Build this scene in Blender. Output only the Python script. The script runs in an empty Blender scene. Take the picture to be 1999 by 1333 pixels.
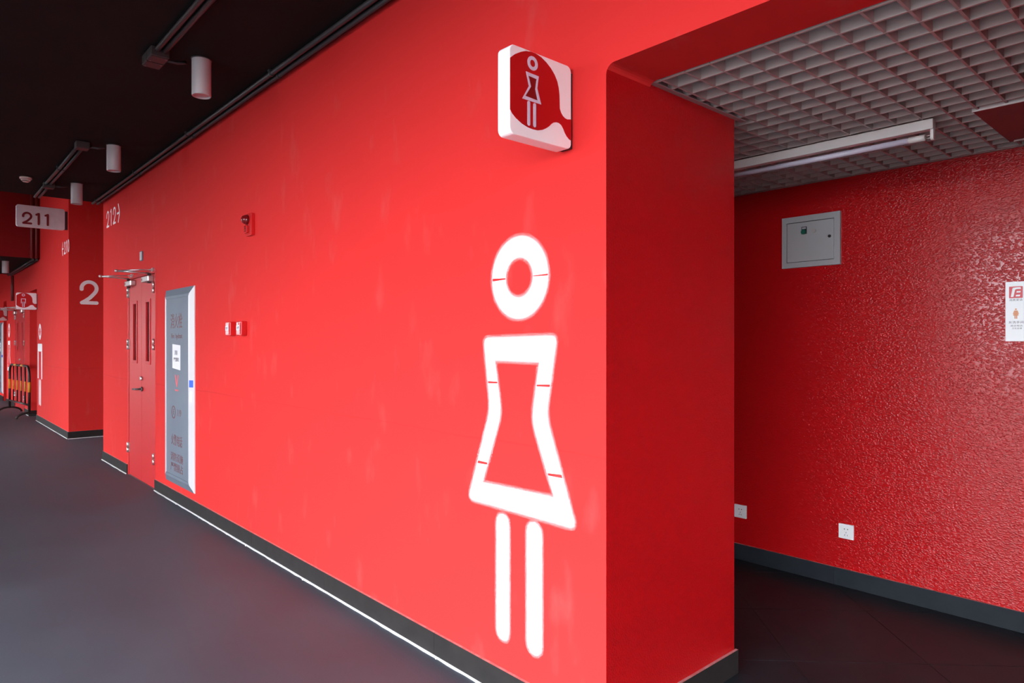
import bpy, bmesh, math, random
from mathutils import Vector, Matrix
random.seed(7)
sc = bpy.context.scene
COL = sc.collection
PI = math.pi

# ------------------------------------------------------------------ camera
cam_d = bpy.data.cameras.new('camera'); cam = bpy.data.objects.new('camera', cam_d); COL.objects.link(cam)
cam.location = (0, 0, 1.45)
cam.rotation_euler = (PI/2, 0, math.radians(90 - 42.067))
cam_d.sensor_width = 36; cam_d.lens = 36*1317.5/1999
cam_d.clip_end = 400; cam_d.clip_start = 0.05
sc.camera = cam

# ------------------------------------------------------------------ sky, exposure
w = bpy.data.worlds.new('overcast_sky'); sc.world = w; w.use_nodes = True
bg = w.node_tree.nodes['Background']
bg.inputs[0].default_value = (0.90, 0.95, 1.0, 1); bg.inputs[1].default_value = 11.0
sc.view_settings.view_transform = 'Standard'
try: sc.view_settings.look = 'None'
except Exception: pass
sc.view_settings.gamma = 1.0
sc.view_settings.use_curve_mapping = False
sc.view_settings.exposure = 0.75
sc.cycles.max_bounces = 10; sc.cycles.diffuse_bounces = 6

# ------------------------------------------------------------------ materials
def mat(name, col, rough=0.5, metal=0.0, spec=0.5, bump=None, var=None, coat=0):
    m = bpy.data.materials.new(name); m.use_nodes = True
    nt = m.node_tree; b = nt.nodes['Principled BSDF']
    b.inputs['Base Color'].default_value = (*col, 1); b.inputs['Roughness'].default_value = rough
    b.inputs['Metallic'].default_value = metal; b.inputs['Specular IOR Level'].default_value = spec
    b.inputs['Coat Weight'].default_value = coat
    tc = None
    if bump or var:
        tc = nt.nodes.new('ShaderNodeTexCoord')
    if var:                                   # (scale, other colour, low, high)
        s, c2, lo, hi = var
        n = nt.nodes.new('ShaderNodeTexNoise'); n.inputs['Scale'].default_value = s; n.inputs['Detail'].default_value = 6
        nt.links.new(tc.outputs['Object'], n.inputs['Vector'])
        r = nt.nodes.new('ShaderNodeMapRange'); r.inputs[1].default_value = lo; r.inputs[2].default_value = hi
        nt.links.new(n.outputs['Fac'], r.inputs[0])
        mx = nt.nodes.new('ShaderNodeMix'); mx.data_type = 'RGBA'
        mx.inputs[6].default_value = (*col, 1); mx.inputs[7].default_value = (*c2, 1)
        nt.links.new(r.outputs[0], mx.inputs[0]); nt.links.new(mx.outputs[2], b.inputs['Base Color'])
    if bump:                                  # (scale, strength, distance)
        s, st, di = bump
        n = nt.nodes.new('ShaderNodeTexNoise'); n.inputs['Scale'].default_value = s; n.inputs['Detail'].default_value = 3
        nt.links.new(tc.outputs['Object'], n.inputs['Vector'])
        bp = nt.nodes.new('ShaderNodeBump'); bp.inputs['Strength'].default_value = st; bp.inputs['Distance'].default_value = di
        nt.links.new(n.outputs['Fac'], bp.inputs['Height']); nt.links.new(bp.outputs[0], b.inputs['Normal'])
    return m

def red_wall_material():
    m = mat('matte red wall paint', (0.67, 0.028, 0.027), 0.72, spec=0.09)
    nt = m.node_tree; b = nt.nodes['Principled BSDF']; L = nt.links.new; N = nt.nodes.new
    tc = N('ShaderNodeTexCoord')
    # faint scuffs low on the wall, broad roller unevenness
    mp = N('ShaderNodeMapping'); mp.inputs['Scale'].default_value = (5, 5, 2.2); L(tc.outputs['Object'], mp.inputs[0])
    n = N('ShaderNodeTexNoise'); n.inputs['Scale'].default_value = 1.6; n.inputs['Detail'].default_value = 5; L(mp.outputs[0], n.inputs['Vector'])
    r = N('ShaderNodeMapRange'); r.inputs[1].default_value = 0.60; r.inputs[2].default_value = 0.76; r.inputs[4].default_value = 0.16; L(n.outputs['Fac'], r.inputs[0])
    mx = N('ShaderNodeMix'); mx.data_type = 'RGBA'; mx.inputs[6].default_value = (0.67, 0.028, 0.027, 1); mx.inputs[7].default_value = (0.66, 0.16, 0.15, 1)
    L(r.outputs[0], mx.inputs[0])
    # a hairline joint wandering along the wall about one metre up
    sp = N('ShaderNodeSeparateXYZ'); L(tc.outputs['Object'], sp.inputs[0])
    n2 = N('ShaderNodeTexNoise'); n2.inputs['Scale'].default_value = 1.1; n2.inputs['Detail'].default_value = 6; L(tc.outputs['Object'], n2.inputs['Vector'])
    a = N('ShaderNodeMath'); a.operation = 'MULTIPLY_ADD'; a.inputs[1].default_value = 0.05; a.inputs[2].default_value = 1.015; L(n2.outputs['Fac'], a.inputs[0])
    s = N('ShaderNodeMath'); s.operation = 'SUBTRACT'; L(sp.outputs[2], s.inputs[0]); L(a.outputs[0], s.inputs[1])
    ab = N('ShaderNodeMath'); ab.operation = 'ABSOLUTE'; L(s.outputs[0], ab.inputs[0])
    cr = N('ShaderNodeMapRange'); cr.inputs[1].default_value = 0.001; cr.inputs[2].default_value = 0.006; cr.inputs[3].default_value = 0.22; cr.inputs[4].default_value = 0.0; L(ab.outputs[0], cr.inputs[0])
    mx2 = N('ShaderNodeMix'); mx2.data_type = 'RGBA'; mx2.inputs[7].default_value = (0.34, 0.010, 0.012, 1)
    L(cr.outputs[0], mx2.inputs[0]); L(mx.outputs[2], mx2.inputs[6]); L(mx2.outputs[2], b.inputs['Base Color'])
    bn = N('ShaderNodeTexNoise'); bn.inputs['Scale'].default_value = 60; bn.inputs['Detail'].default_value = 3; L(tc.outputs['Object'], bn.inputs['Vector'])
    bp = N('ShaderNodeBump'); bp.inputs['Strength'].default_value = 0.12; bp.inputs['Distance'].default_value = 0.002
    L(bn.outputs['Fac'], bp.inputs['Height']); L(bp.outputs[0], b.inputs['Normal'])
    return m

def red_gloss_material():
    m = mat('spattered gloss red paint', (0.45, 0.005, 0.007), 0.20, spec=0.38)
    nt = m.node_tree; b = nt.nodes['Principled BSDF']; L = nt.links.new; N = nt.nodes.new
    tc = N('ShaderNodeTexCoord')
    mp = N('ShaderNodeMapping'); mp.inputs['Scale'].default_value = (0.62, 1.2, 1.0); L(tc.outputs['Object'], mp.inputs[0])
    n = N('ShaderNodeTexNoise'); n.inputs['Scale'].default_value = 165; n.inputs['Detail'].default_value = 2.5; n.inputs['Roughness'].default_value = 0.55; L(mp.outputs[0], n.inputs['Vector'])
    v = N('ShaderNodeTexVoronoi'); v.inputs['Scale'].default_value = 110; L(mp.outputs[0], v.inputs['Vector'])
    a = N('ShaderNodeMath'); a.operation = 'MULTIPLY_ADD'; a.inputs[1].default_value = -0.55; L(v.outputs['Distance'], a.inputs[0]); L(n.outputs['Fac'], a.inputs[2])
    bp = N('ShaderNodeBump'); bp.inputs['Strength'].default_value = 0.7; bp.inputs['Distance'].default_value = 0.0022
    mr = N('ShaderNodeMapRange'); mr.inputs[1].default_value = 0.12; mr.inputs[2].default_value = 0.55; L(a.outputs[0], mr.inputs[0]); L(mr.outputs[0], bp.inputs['Height']); L(bp.outputs[0], b.inputs['Normal'])
    return m

def floor_material():
    m = mat('dark worn concrete floor', (0.060, 0.058, 0.066), 0.55)
    nt = m.node_tree; b = nt.nodes['Principled BSDF']; L = nt.links.new; N = nt.nodes.new
    tc = N('ShaderNodeTexCoord')
    n = N('ShaderNodeTexNoise'); n.inputs['Scale'].default_value = 1.3; n.inputs['Detail'].default_value = 8; n.inputs['Roughness'].default_value = 0.62; L(tc.outputs['Object'], n.inputs['Vector'])
    r = N('ShaderNodeMapRange'); r.inputs[1].default_value = 0.3; r.inputs[2].default_value = 0.72; L(n.outputs['Fac'], r.inputs[0])
    mx = N('ShaderNodeMix'); mx.data_type = 'RGBA'; mx.inputs[6].default_value = (0.046, 0.064, 0.084, 1); mx.inputs[7].default_value = (0.070, 0.095, 0.122, 1); L(r.outputs[0], mx.inputs[0])
    v = N('ShaderNodeTexVoronoi'); v.inputs['Scale'].default_value = 7; L(tc.outputs['Object'], v.inputs['Vector'])
    r2 = N('ShaderNodeMapRange'); r2.inputs[1].default_value = 0.012; r2.inputs[2].default_value = 0.03; r2.inputs[3].default_value = 0.7; r2.inputs[4].default_value = 0; L(v.outputs['Distance'], r2.inputs[0])
    mx2 = N('ShaderNodeMix'); mx2.data_type = 'RGBA'; mx2.inputs[7].default_value = (0.14, 0.12, 0.12, 1)
    L(r2.outputs[0], mx2.inputs[0]); L(mx.outputs[2], mx2.inputs[6]); L(mx2.outputs[2], b.inputs['Base Color'])
    rr = N('ShaderNodeMapRange'); rr.inputs[3].default_value = 0.48; rr.inputs[4].default_value = 0.68; L(n.outputs['Fac'], rr.inputs[0]); L(rr.outputs[0], b.inputs['Roughness'])
    n3 = N('ShaderNodeTexNoise'); n3.inputs['Scale'].default_value = 90; n3.inputs['Detail'].default_value = 4; L(tc.outputs['Object'], n3.inputs['Vector'])
    bp = N('ShaderNodeBump'); bp.inputs['Strength'].default_value = 0.25; bp.inputs['Distance'].default_value = 0.002
    L(n3.outputs['Fac'], bp.inputs['Height']); L(bp.outputs[0], b.inputs['Normal'])
    return m

M = {}
M['red'] = red_wall_material()
M['gloss'] = red_gloss_material()
M['floor'] = floor_material()
M['tile'] = mat('dark floor tile', (0.013, 0.020, 0.025), 0.45, spec=0.3, var=(6, (0.021, 0.030, 0.037), 0.3, 0.75), bump=(120, 0.1, 0.001))
M['grout'] = mat('tile grout', (0.060, 0.062, 0.066), 0.8)
M['black'] = mat('black ceiling paint', (0.009, 0.008, 0.008), 0.8, spec=0.1, var=(3, (0.012, 0.0105, 0.010), 0.3, 0.7))
M['plenum'] = mat('unlit void paint', (0.008, 0.008, 0.008), 0.9)
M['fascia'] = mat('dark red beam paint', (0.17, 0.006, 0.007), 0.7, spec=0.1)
M['pipe'] = mat('dark grey conduit paint', (0.035, 0.034, 0.036), 0.42)
M['pipered'] = mat('red painted conduit', (0.16, 0.012, 0.013), 0.5)
M['junction'] = mat('grey junction box paint', (0.028, 0.024, 0.024), 0.5)
M['skirt'] = mat('dark brown skirting tile', (0.020, 0.018, 0.018), 0.55, spec=0.1, var=(14, (0.027, 0.024, 0.024), 0.3, 0.7))
M['skirtin'] = mat('slate skirting tile', (0.018, 0.022, 0.028), 0.55, spec=0.1, var=(14, (0.022, 0.027, 0.034), 0.3, 0.7))
M['dust'] = mat('dusty paint on skirting edge', (0.62, 0.34, 0.34), 0.8, var=(40, (0.60, 0.18, 0.18), 0.35, 0.65))
M['caulk'] = mat('white caulk', (0.80, 0.80, 0.82), 0.6)
M['white'] = mat('white wall stencil paint', (0.88, 0.89, 0.90), 0.55)
M['signwhite'] = mat('white sign acrylic', (0.90, 0.89, 0.91), 0.3)
M['signred'] = mat('deep red sign film', (0.46, 0.006, 0.008), 0.3)
M['signline'] = mat('pale sign lettering', (0.62, 0.58, 0.72), 0.35)
M['signdark'] = mat('dark red sign recess', (0.20, 0.004, 0.005), 0.4)
M['bracket'] = mat('dark sign bracket', (0.05, 0.04, 0.045), 0.4, 0.5)
M['plaque'] = mat('faded white sign plate', (0.70, 0.66, 0.69), 0.45, var=(9, (0.80, 0.76, 0.79), 0.3, 0.7))
M['numred'] = mat('dark red numerals', (0.22, 0.008, 0.010), 0.4)
M['doorred'] = mat('satin red door enamel', (0.56, 0.018, 0.022), 0.42, spec=0.22)
M['steel'] = mat('brushed steel', (0.62, 0.59, 0.58), 0.33, 0.85)
M['dsteel'] = mat('dark metal', (0.14, 0.13, 0.13), 0.35, 0.8)
M['glass'] = mat('dark door glass', (0.10, 0.09, 0.10), 0.06, 0.0, 0.8)
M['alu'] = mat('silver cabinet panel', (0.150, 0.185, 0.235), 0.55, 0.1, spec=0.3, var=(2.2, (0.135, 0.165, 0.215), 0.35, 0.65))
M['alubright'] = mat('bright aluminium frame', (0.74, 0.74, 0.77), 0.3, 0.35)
M['inkred'] = mat('red printed ink', (0.12, 0.002, 0.006), 0.5)
M['paper'] = mat('white paper', (0.80, 0.79, 0.84), 0.7)
M['ink'] = mat('grey printed ink', (0.10, 0.09, 0.12), 0.6)
M['blue'] = mat('blue adhesive tape', (0.03, 0.12, 0.68), 0.4)
M['devred'] = mat('glossy red plastic', (0.56, 0.012, 0.014), 0.22)
M['devdark'] = mat('dark red translucent lens', (0.16, 0.006, 0.008), 0.1)
M['lampwhite'] = mat('light grey lamp housing', (0.40, 0.38, 0.39), 0.42)
M['lampin'] = mat('lamp reflector', (0.38, 0.24, 0.24), 0.35)
M['cream'] = mat('cream plastic', (0.55, 0.50, 0.46), 0.4)
M['slat'] = mat('pale grey grille aluminium', (0.44, 0.36, 0.34), 0.45)
M['angle'] = mat('mauve edge angle', (0.36, 0.24, 0.24), 0.45)
M['access'] = mat('dull red access panel', (0.22, 0.055, 0.055), 0.5)
M['batten'] = mat('white enamel batten', (0.70, 0.66, 0.64), 0.4)
M['tube'] = mat('unlit fluorescent tube', (0.55, 0.52, 0.62), 0.2)
M['boxgrey'] = mat('grey enamel panel box', (0.40, 0.40, 0.41), 0.42)
M['green'] = mat('green push button', (0.01, 0.12, 0.08), 0.3)
M['blk'] = mat('black plastic', (0.012, 0.012, 0.013), 0.4)
M['indicator'] = mat('pale indicator lens', (0.42, 0.38, 0.36), 0.3)
M['socket'] = mat('white socket plastic', (0.80, 0.80, 0.82), 0.35)
M['noticewhite'] = mat('white notice acrylic', (0.82, 0.83, 0.86), 0.3)
M['coral'] = mat('coral logo ink', (0.74, 0.09, 0.11), 0.5)
M['orange'] = mat('orange figure ink', (0.80, 0.34, 0.16), 0.5)
M['barrier'] = mat('black tubular steel', (0.022, 0.016, 0.016), 0.4, 0.3)
M['yellow'] = mat('amber reflective band', (0.75, 0.32, 0.03), 0.4)
M['ground'] = mat('dark paving', (0.08, 0.08, 0.08), 0.8)

def overspray_material():
    m = bpy.data.materials.new('white overspray mist'); m.use_nodes = True
    nt = m.node_tree; b = nt.nodes['Principled BSDF']
    b.inputs['Base Color'].default_value = (0.88, 0.87, 0.88, 1); b.inputs['Roughness'].default_value = 0.6
    a = nt.nodes.new('ShaderNodeAttribute'); a.attribute_name = 'cover'
    nt.links.new(a.outputs['Fac'], b.inputs['Alpha'])
    return m
M['mist'] = overspray_material()

# ------------------------------------------------------------------ mesh helpers
class MB:
    def __init__(s): s.v = []; s.f = []; s.mi = []; s.sm = []
    def add(s, vs, fs, mi=0, smooth=False):
        o = len(s.v); s.v += [tuple(v) for v in vs]
        for f in fs: s.f.append([i+o for i in f]); s.mi.append(mi); s.sm.append(smooth)
        return s
    def box(s, x0, x1, y0, y1, z0, z1, mi=0, top=None):
        vs = [(x0,y0,z0),(x1,y0,z0),(x1,y1,z0),(x0,y1,z0),(x0,y0,z1),(x1,y0,z1),(x1,y1,z1),(x0,y1,z1)]
        fs = [(0,3,2,1),(4,5,6,7),(0,1,5,4),(1,2,6,5),(2,3,7,6),(3,0,4,7)]
        s.add(vs, fs, mi)
        if top is not None: s.mi[-5] = top
        return s
    def prism(s, pts, axis, a, b, mi=0, smooth=False):
        """polygon pts extruded along axis from a to b; pts in (y,z) for X, (x,z) for Y, (x,y) for Z"""
        def P(p, t): return (t,p[0],p[1]) if axis == 'X' else ((p[0],t,p[1]) if axis == 'Y' else (p[0],p[1],t))
        n = len(pts); vs = [P(p,a) for p in pts]+[P(p,b) for p in pts]
        s.add(vs, [list(range(n)), list(range(2*n-1,n-1,-1))], mi)
        s.add(vs, [(i,i+n,(i+1)%n+n,(i+1)%n) for i in range(n)], mi, smooth)
        return s
    def cyl(s, p0, p1, r, n=16, mi=0, r1=None, caps=True):
        p0 = Vector(p0); p1 = Vector(p1); d = (p1-p0).normalized()
        u = d.orthogonal().normalized(); v = d.cross(u); r1 = r if r1 is None else r1
        vs = [p0+(u*math.cos(2*PI*i/n)+v*math.sin(2*PI*i/n))*r for i in range(n)]+[p1+(u*math.cos(2*PI*i/n)+v*math.sin(2*PI*i/n))*r1 for i in range(n)]
        s.add(vs, [(i,(i+1)%n,(i+1)%n+n,i+n) for i in range(n)], mi, True)
        if caps: s.add(vs[:n], [list(range(n-1,-1,-1))], mi); s.add(vs[n:], [list(range(n))], mi)
        return s
    def tube(s, pts, r, n=10, mi=0):
        P = [Vector(p) for p in pts]; rings = []; u = None
        for i, p in enumerate(P):
            d = (P[min(i+1,len(P)-1)]-P[max(i-1,0)]).normalized()
            u = d.orthogonal().normalized() if u is None else (u-d*u.dot(d)).normalized()
            v = d.cross(u); rings.append([p+(u*math.cos(2*PI*k/n)+v*math.sin(2*PI*k/n))*r for k in range(n)])
        vs = [q for R in rings for q in R]
        fs = [(i*n+k, i*n+(k+1)%n, (i+1)*n+(k+1)%n, (i+1)*n+k) for i in range(len(P)-1) for k in range(n)]
        s.add(vs, fs, mi, True)
        s.add(rings[0], [list(range(n-1,-1,-1))], mi); s.add(rings[-1], [list(range(n))], mi)
        return s
    def sphere(s, c, r, sx=1, sy=1, sz=1, n=14, m=8, mi=0):
        vs = []; fs = []
        for j in range(m+1):
            t = PI*j/m
            for i in range(n): vs.append((c[0]+r*sx*math.sin(t)*math.cos(2*PI*i/n), c[1]+r*sy*math.sin(t)*math.sin(2*PI*i/n), c[2]+r*sz*math.cos(t)))
        for j in range(m):
            for i in range(n): fs.append((j*n+i,(j+1)*n+i,(j+1)*n+(i+1)%n,j*n+(i+1)%n))
        return s.add(vs, fs, mi, True)
    def build(s, name, mats, parent=None, bevel=0, recalc=True):
        me = bpy.data.meshes.new(name); me.from_pydata(s.v, [], s.f)
        for m in (mats if isinstance(mats, (list, tuple)) else [mats]): me.materials.append(m)
        me.polygons.foreach_set('material_index', s.mi); me.polygons.foreach_set('use_smooth', s.sm)
        if recalc or bevel:
            bm = bmesh.new(); bm.from_mesh(me); bmesh.ops.remove_doubles(bm, verts=bm.verts, dist=1e-6)
            bmesh.ops.recalc_face_normals(bm, faces=bm.faces); bm.to_mesh(me); bm.free()
        o = bpy.data.objects.new(name, me); COL.objects.link(o)
        if bevel:
            b = o.modifiers.new('bevel', 'BEVEL'); b.width = bevel; b.segments = 2; b.limit_method = 'ANGLE'; b.angle_limit = 0.7
        if parent: o.parent = parent
        return o

def tag(o, label, cat=None, group=None, kind=None):
    o['label'] = label
    if cat: o['category'] = cat
    if group: o['group'] = group
    if kind: o['kind'] = kind
    return o
def thing(name, label, cat, loc, rotz=0, group=None, kind=None):
    o = bpy.data.objects.new(name, None); COL.objects.link(o); o.location = loc; o.rotation_euler = (0,0,rotz); o.empty_display_size = 0.1
    return tag(o, label, cat, group, kind)
def struct(o, label): return tag(o, label, None, None, 'structure')

def rrect(cx, cy, wx, wy, r, n=5):
    pts = []
    for (sx, sy, a0) in ((1,1,0),(-1,1,PI/2),(-1,-1,PI),(1,-1,1.5*PI)):
        for k in range(n+1):
            a = a0+PI/2*k/n; pts.append((cx+sx*(wx/2-r)+r*math.cos(a), cy+sy*(wy/2-r)+r*math.sin(a)))
    return pts
def circle(cx, cy, rx, ry=None, n=28, a0=0, a1=2*PI):
    ry = rx if ry is None else ry
    full = abs(a1-a0-2*PI) < 1e-6; m = n if full else n+1
    return [(cx+rx*math.cos(a0+(a1-a0)*k/n), cy+ry*math.sin(a0+(a1-a0)*k/n)) for k in range(m)]
def ringpoly(cx, cy, ro, ri, a0, a1, n=20, roy=None, riy=None):
    return circle(cx, cy, ro, roy, n, a0, a1)+list(reversed(circle(cx, cy, ri, riy, n, a0, a1)))
def roundcorners(pts, radii, n=5):
    out = []; N = len(pts)
    for i, p in enumerate(pts):
        r = radii[i] if isinstance(radii, (list, tuple)) else radii
        if r <= 0: out.append(p); continue
        P = Vector(p); A = (Vector(pts[i-1])-P); B = (Vector(pts[(i+1)%N])-P)
        t = min(r, A.length*0.45, B.length*0.45); a = P+A.normalized()*t; b = P+B.normalized()*t
        for k in range(n+1):
            s = k/n; q = a*(1-s)**2+P*2*s*(1-s)+b*s*s; out.append((q.x, q.y))
    return out
def offset(pts, d):
    area = sum(pts[i][0]*pts[(i+1)%len(pts)][1]-pts[(i+1)%len(pts)][0]*pts[i][1] for i in range(len(pts)))
    sg = 1 if area > 0 else -1; out = []
    for i, p in enumerate(pts):
        P = Vector(p); e1 = P-Vector(pts[i-1]); e2 = Vector(pts[(i+1)%len(pts)])-P
        if e1.length < 1e-9: e1 = e2
        if e2.length < 1e-9: e2 = e1
        n = (Vector((e1.y,-e1.x)).normalized()+Vector((e2.y,-e2.x)).normalized())
        n = n.normalized() if n.length > 1e-6 else Vector((e1.y,-e1.x)).normalized()
        out.append((p[0]+sg*n.x*d, p[1]+sg*n.y*d))
    return out
def stroke(path, wd, caps=True):
    """ribbon polygon along a smooth polyline with round ends"""
    P = [Vector(p) for p in path]; L = []; R = []
    nrm = []
    for i in range(len(P)):
        d = (P[min(i+1,len(P)-1)]-P[max(i-1,0)]).normalized(); nrm.append(Vector((-d.y, d.x)))
    for p, n in zip(P, nrm): L.append(p+n*wd/2); R.append(p-n*wd/2)
    end = []; start = []
    if caps:
        a = math.atan2(nrm[-1].y, nrm[-1].x)
        end = [P[-1]+Vector((math.cos(a-PI*k/6), math.sin(a-PI*k/6)))*wd/2 for k in range(1,6)]
        a = math.atan2(-nrm[0].y, -nrm[0].x)
        start = [P[0]+Vector((math.cos(a-PI*k/6), math.sin(a-PI*k/6)))*wd/2 for k in range(1,6)]
    return [(q.x,q.y) for q in L+end+list(reversed(R))+start]
def glyph(ch, w, h):
    """round-stroke numerals inside a w x h cell, origin bottom left"""
    if ch == '2':
        r = w/2; top = [(r-r*math.cos(a)*1.0, h-r+r*math.sin(a)) for a in [PI*k/14*1.0 for k in range(15)]]
        top = [p for p in top]+[(w*0.985, h-r-0.07*h), (w*0.93, h-r-0.16*h), (w*0.80, h*0.42), (w*0.55, h*0.24), (w*0.25, h*0.09), (0.02*w, 0.0)]
        top = [(0.0, h-r-0.05*h)]+top
        return [top, [(0.02*w,0), (w*0.5,0), (w,0)]]
    if ch == '1':
        return [[(w*0.62,0), (w*0.62,h*0.5), (w*0.62,h)], [(w*0.62,h), (w*0.3,h*0.93), (w*0.1,h*0.90)]]
    if ch == '0':
        pts = circle(w/2, h/2, w/2, h/2, 28); return [pts+[pts[0]]]
    if ch == '>':
        arc = [(w*0.45+w*0.55*math.cos(a), h/2+h*0.55*math.sin(a)) for a in [PI/2-PI*k/14 for k in range(15)]]
        arc = [(w*0.50, h*1.06), (w*0.74, h*0.80), (w*0.90, h*0.62), (w*0.96, h*0.5), (w*0.90, h*0.38), (w*0.74, h*0.20), (w*0.50, -h*0.06)]
        return [arc, [(0,h*0.5), (w*0.5,h*0.5), (w*0.92,h*0.5)]]
    if ch == '<':
        return [[(w-x, y) for x, y in p] for p in glyph('>', w, h)]

def text_part(s, size, mtl, parent, loc, name='lettering', face='-Y', width=None, thick=0.0004):
    cu = bpy.data.curves.new(name, 'FONT'); cu.body = s; cu.size = size; cu.align_x = 'CENTER'; cu.align_y = 'CENTER'; cu.extrude = thick; cu.resolution_u = 3
    t = bpy.data.objects.new(name, cu); COL.objects.link(t)
    dg = bpy.context.evaluated_depsgraph_get(); me = bpy.data.meshes.new_from_object(t.evaluated_get(dg))
    bpy.data.objects.remove(t); bpy.data.curves.remove(cu)
    if len(me.vertices) == 0: return None
    if width:
        xs = [v.co.x for v in me.vertices]; k = width/(max(xs)-min(xs)); me.transform(Matrix.Diagonal((k,1,1,1)))
    me.transform(Matrix.Rotation(PI/2, 4, 'X'))
    if face == '+X': me.transform(Matrix.Rotation(PI/2, 4, 'Z'))
    me.transform(Matrix.Translation(loc)); me.materials.clear(); me.materials.append(mtl)
    o = bpy.data.objects.new(name, me); COL.objects.link(o); o.parent = parent
    return o

# ------------------------------------------------------------------ the building
FH = 2.92
FY, FX0, FX1 = -3.2, -4.5, 7.0   # added outer wall line and its opening, sized to shape the daylight
WY = 1.83             # face of the long red wall
ZC = 3.17             # black ceiling
ZH = 4.7
ZL = 2.42             # lintel underside
XR = -1.535           # reveal
def walls(name, boxes, label, glossy=True):
    mb = MB()
    for b in boxes: mb.box(*b)
    if name == 'wall_left':
        r = 0.035; mb.prism([(XR,ZL),(XR,ZL-r)]+[(XR+r-r*math.cos(a),ZL-r+r*math.sin(a)) for a in [PI/2*k/6 for k in range(1,6)]]+[(XR+r,ZL)], 'Y', WY, 2.077)
    o = mb.build(name, [M['red'], M['gloss']])
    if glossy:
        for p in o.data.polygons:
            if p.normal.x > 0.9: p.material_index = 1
    return struct(o, label)

D0, D1, DT = -8.30, -7.21, 2.155
walls('wall_left', [(-9.53,D0,WY,4.4,0,ZH), (D0,D1,WY,4.4,DT,ZH), (D1,-6.5,WY,4.4,0,ZH), (-6.5,XR,WY,2.69,0,ZH), (XR,-0.25,WY,2.077,ZL,ZH), (-0.25,9,WY,2.69,0,ZH), (D0,D1,2.3,4.4,0,DT)],
      'long matte red wall with the large white woman pictogram')
o = walls('wall_back', [(-6.5,4.5,4.13,4.4,0,ZH)], 'glossy spattered red wall inside the entrance')
o.data.materials[0] = M['gloss']
o = walls('wall_end', [(-6.5,-6.4,2.69,4.13,0,ZH), (4.3,4.5,2.69,4.13,0,ZH)], 'red end walls closing off the entrance lobby')
o.data.materials[0] = M['gloss']
XB = -11.87
walls('wall_middle', [(-15.07,XB,WY,4.4,0,ZH), (XB,-9.53,4.2,4.4,0,ZH)], 'far red wall block with the large numeral two', glossy=False)
walls('wall_far', [(-18.30,-16.02,WY,3.4,DT,ZH), (-16.72,-16.02,WY,3.4,0,DT), (-19.95,-18.30,WY,3.4,0,ZH), (-18.3,-16.72,2.3,3.4,0,DT), (-16.02,-15.07,3.3,3.4,0,ZH), (-16.02,-15.07,WY,3.3,2.42,ZH), (-20.6,-19.95,WY,3.4,2.42,ZH), (-27,-20.6,WY,3.4,0,ZH), (-20.6,-19.95,3.3,3.4,0,ZH)],
      'farthest stretch of red wall beside the barrier', glossy=False)
walls('wall_outer', [(-27.3,-27,FY-0.2,3.4,0,ZH)], 'red wall closing the far end of the concourse', glossy=False)

walls('wall_front_added', [(FX1,9,FY-0.2,FY,0,ZC), (-10.5,FX0,FY-0.2,FY,0,ZH), (-18.9,-12.5,FY-0.2,FY,0,ZH), (-27,-22,FY-0.2,FY,0,ZH), (FX0,FX1,FY-0.2,FY,FH,ZC), (-22,-18.9,FY-0.2,FY,2.6,ZH), (-12.5,-10.5,FY-0.2,FY,4.0,ZH)], 'unseen red outer wall added behind the camera, openings sized to shape the daylight', glossy=False)  # outer wall added out of view; its gaps steer daylight onto the walls
walls('wall_right_added', [(9,9.2,FY-0.2,1.83,0,ZH)], 'unseen red end wall added to block light at the near end', glossy=False)  # end wall added out of view to hold back light from that side
fl = MB().box(-27,9.2,FY-0.2,4.4,-0.2,0).build('floor', M['floor']); struct(fl, 'dark worn floor of the concourse')
gd = MB().box(-80,60,-90,FY-0.2,-0.4,-0.15).build('ground', M['ground']); struct(gd, 'dark paving outside the open side of the concourse')

cl = MB().box(-9.65,9.2,FY-0.2,WY,ZC,ZH).build('ceiling', M['black']); struct(cl, 'black painted ceiling over the near concourse')
c2 = MB().box(-27,-9.5,FY-0.2,4.4,ZH,ZH+0.2).build('ceiling', M['black']); struct(c2, 'high dark ceiling above the far bays')
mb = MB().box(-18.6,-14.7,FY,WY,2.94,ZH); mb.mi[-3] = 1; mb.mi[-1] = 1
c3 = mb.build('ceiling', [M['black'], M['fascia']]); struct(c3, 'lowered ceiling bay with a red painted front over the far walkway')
pl = MB().box(-6.4,4.3,2.077,4.13,2.85,3.0).build('ceiling', M['plenum']); struct(pl, 'dark void above the open grille ceiling')

# skirting: separate tiles with fine joints
def skirting(name, runs, mtl, label, step, h=0.108, t=0.013):
    root = thing(name, label, None, (0,0,0), kind='structure')
    for (axis, a, b, face, sgn, start) in runs:
        cuts = [a]; x = start
        while x < b-0.05:
            if x > a+0.05: cuts.append(x)
            x += step
        cuts.append(b)
        for i in range(len(cuts)-1):
            p, q = cuts[i]+0.0008, cuts[i+1]-0.0008
            m = MB(); f0, f1 = min(face, face+sgn*t), max(face, face+sgn*t)
            if axis == 'X': m.box(p,q,f0,f1,0,h, top=1)
            else: m.box(f0,f1,p,q,0,h, top=1)
            m.build('skirting_tile', [mtl, M['dust']], root)
    return root
skirting('baseboard_left', [('X',-9.53,D0,WY,-1,-9.12), ('X',D1,XR-0.0,WY,-1,-6.93), ('Y',WY-0.013,2.703,XR,1,9)], M['skirt'], 'dark skirting tiles along the long red wall', 1.095)
skirting('baseboard_back', [('X',-4.2,2.2,4.13,-1,-2.9)], M['skirtin'], 'slate skirting tiles along the wall inside the entrance', 1.2)
skirting('baseboard_middle', [('X',-15.07,XB+0.013,WY,-1,-14.2), ('Y',WY,4.2,XB,1,9)], M['skirt'], 'dark skirting tiles around the numeral two block', 1.095)
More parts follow.
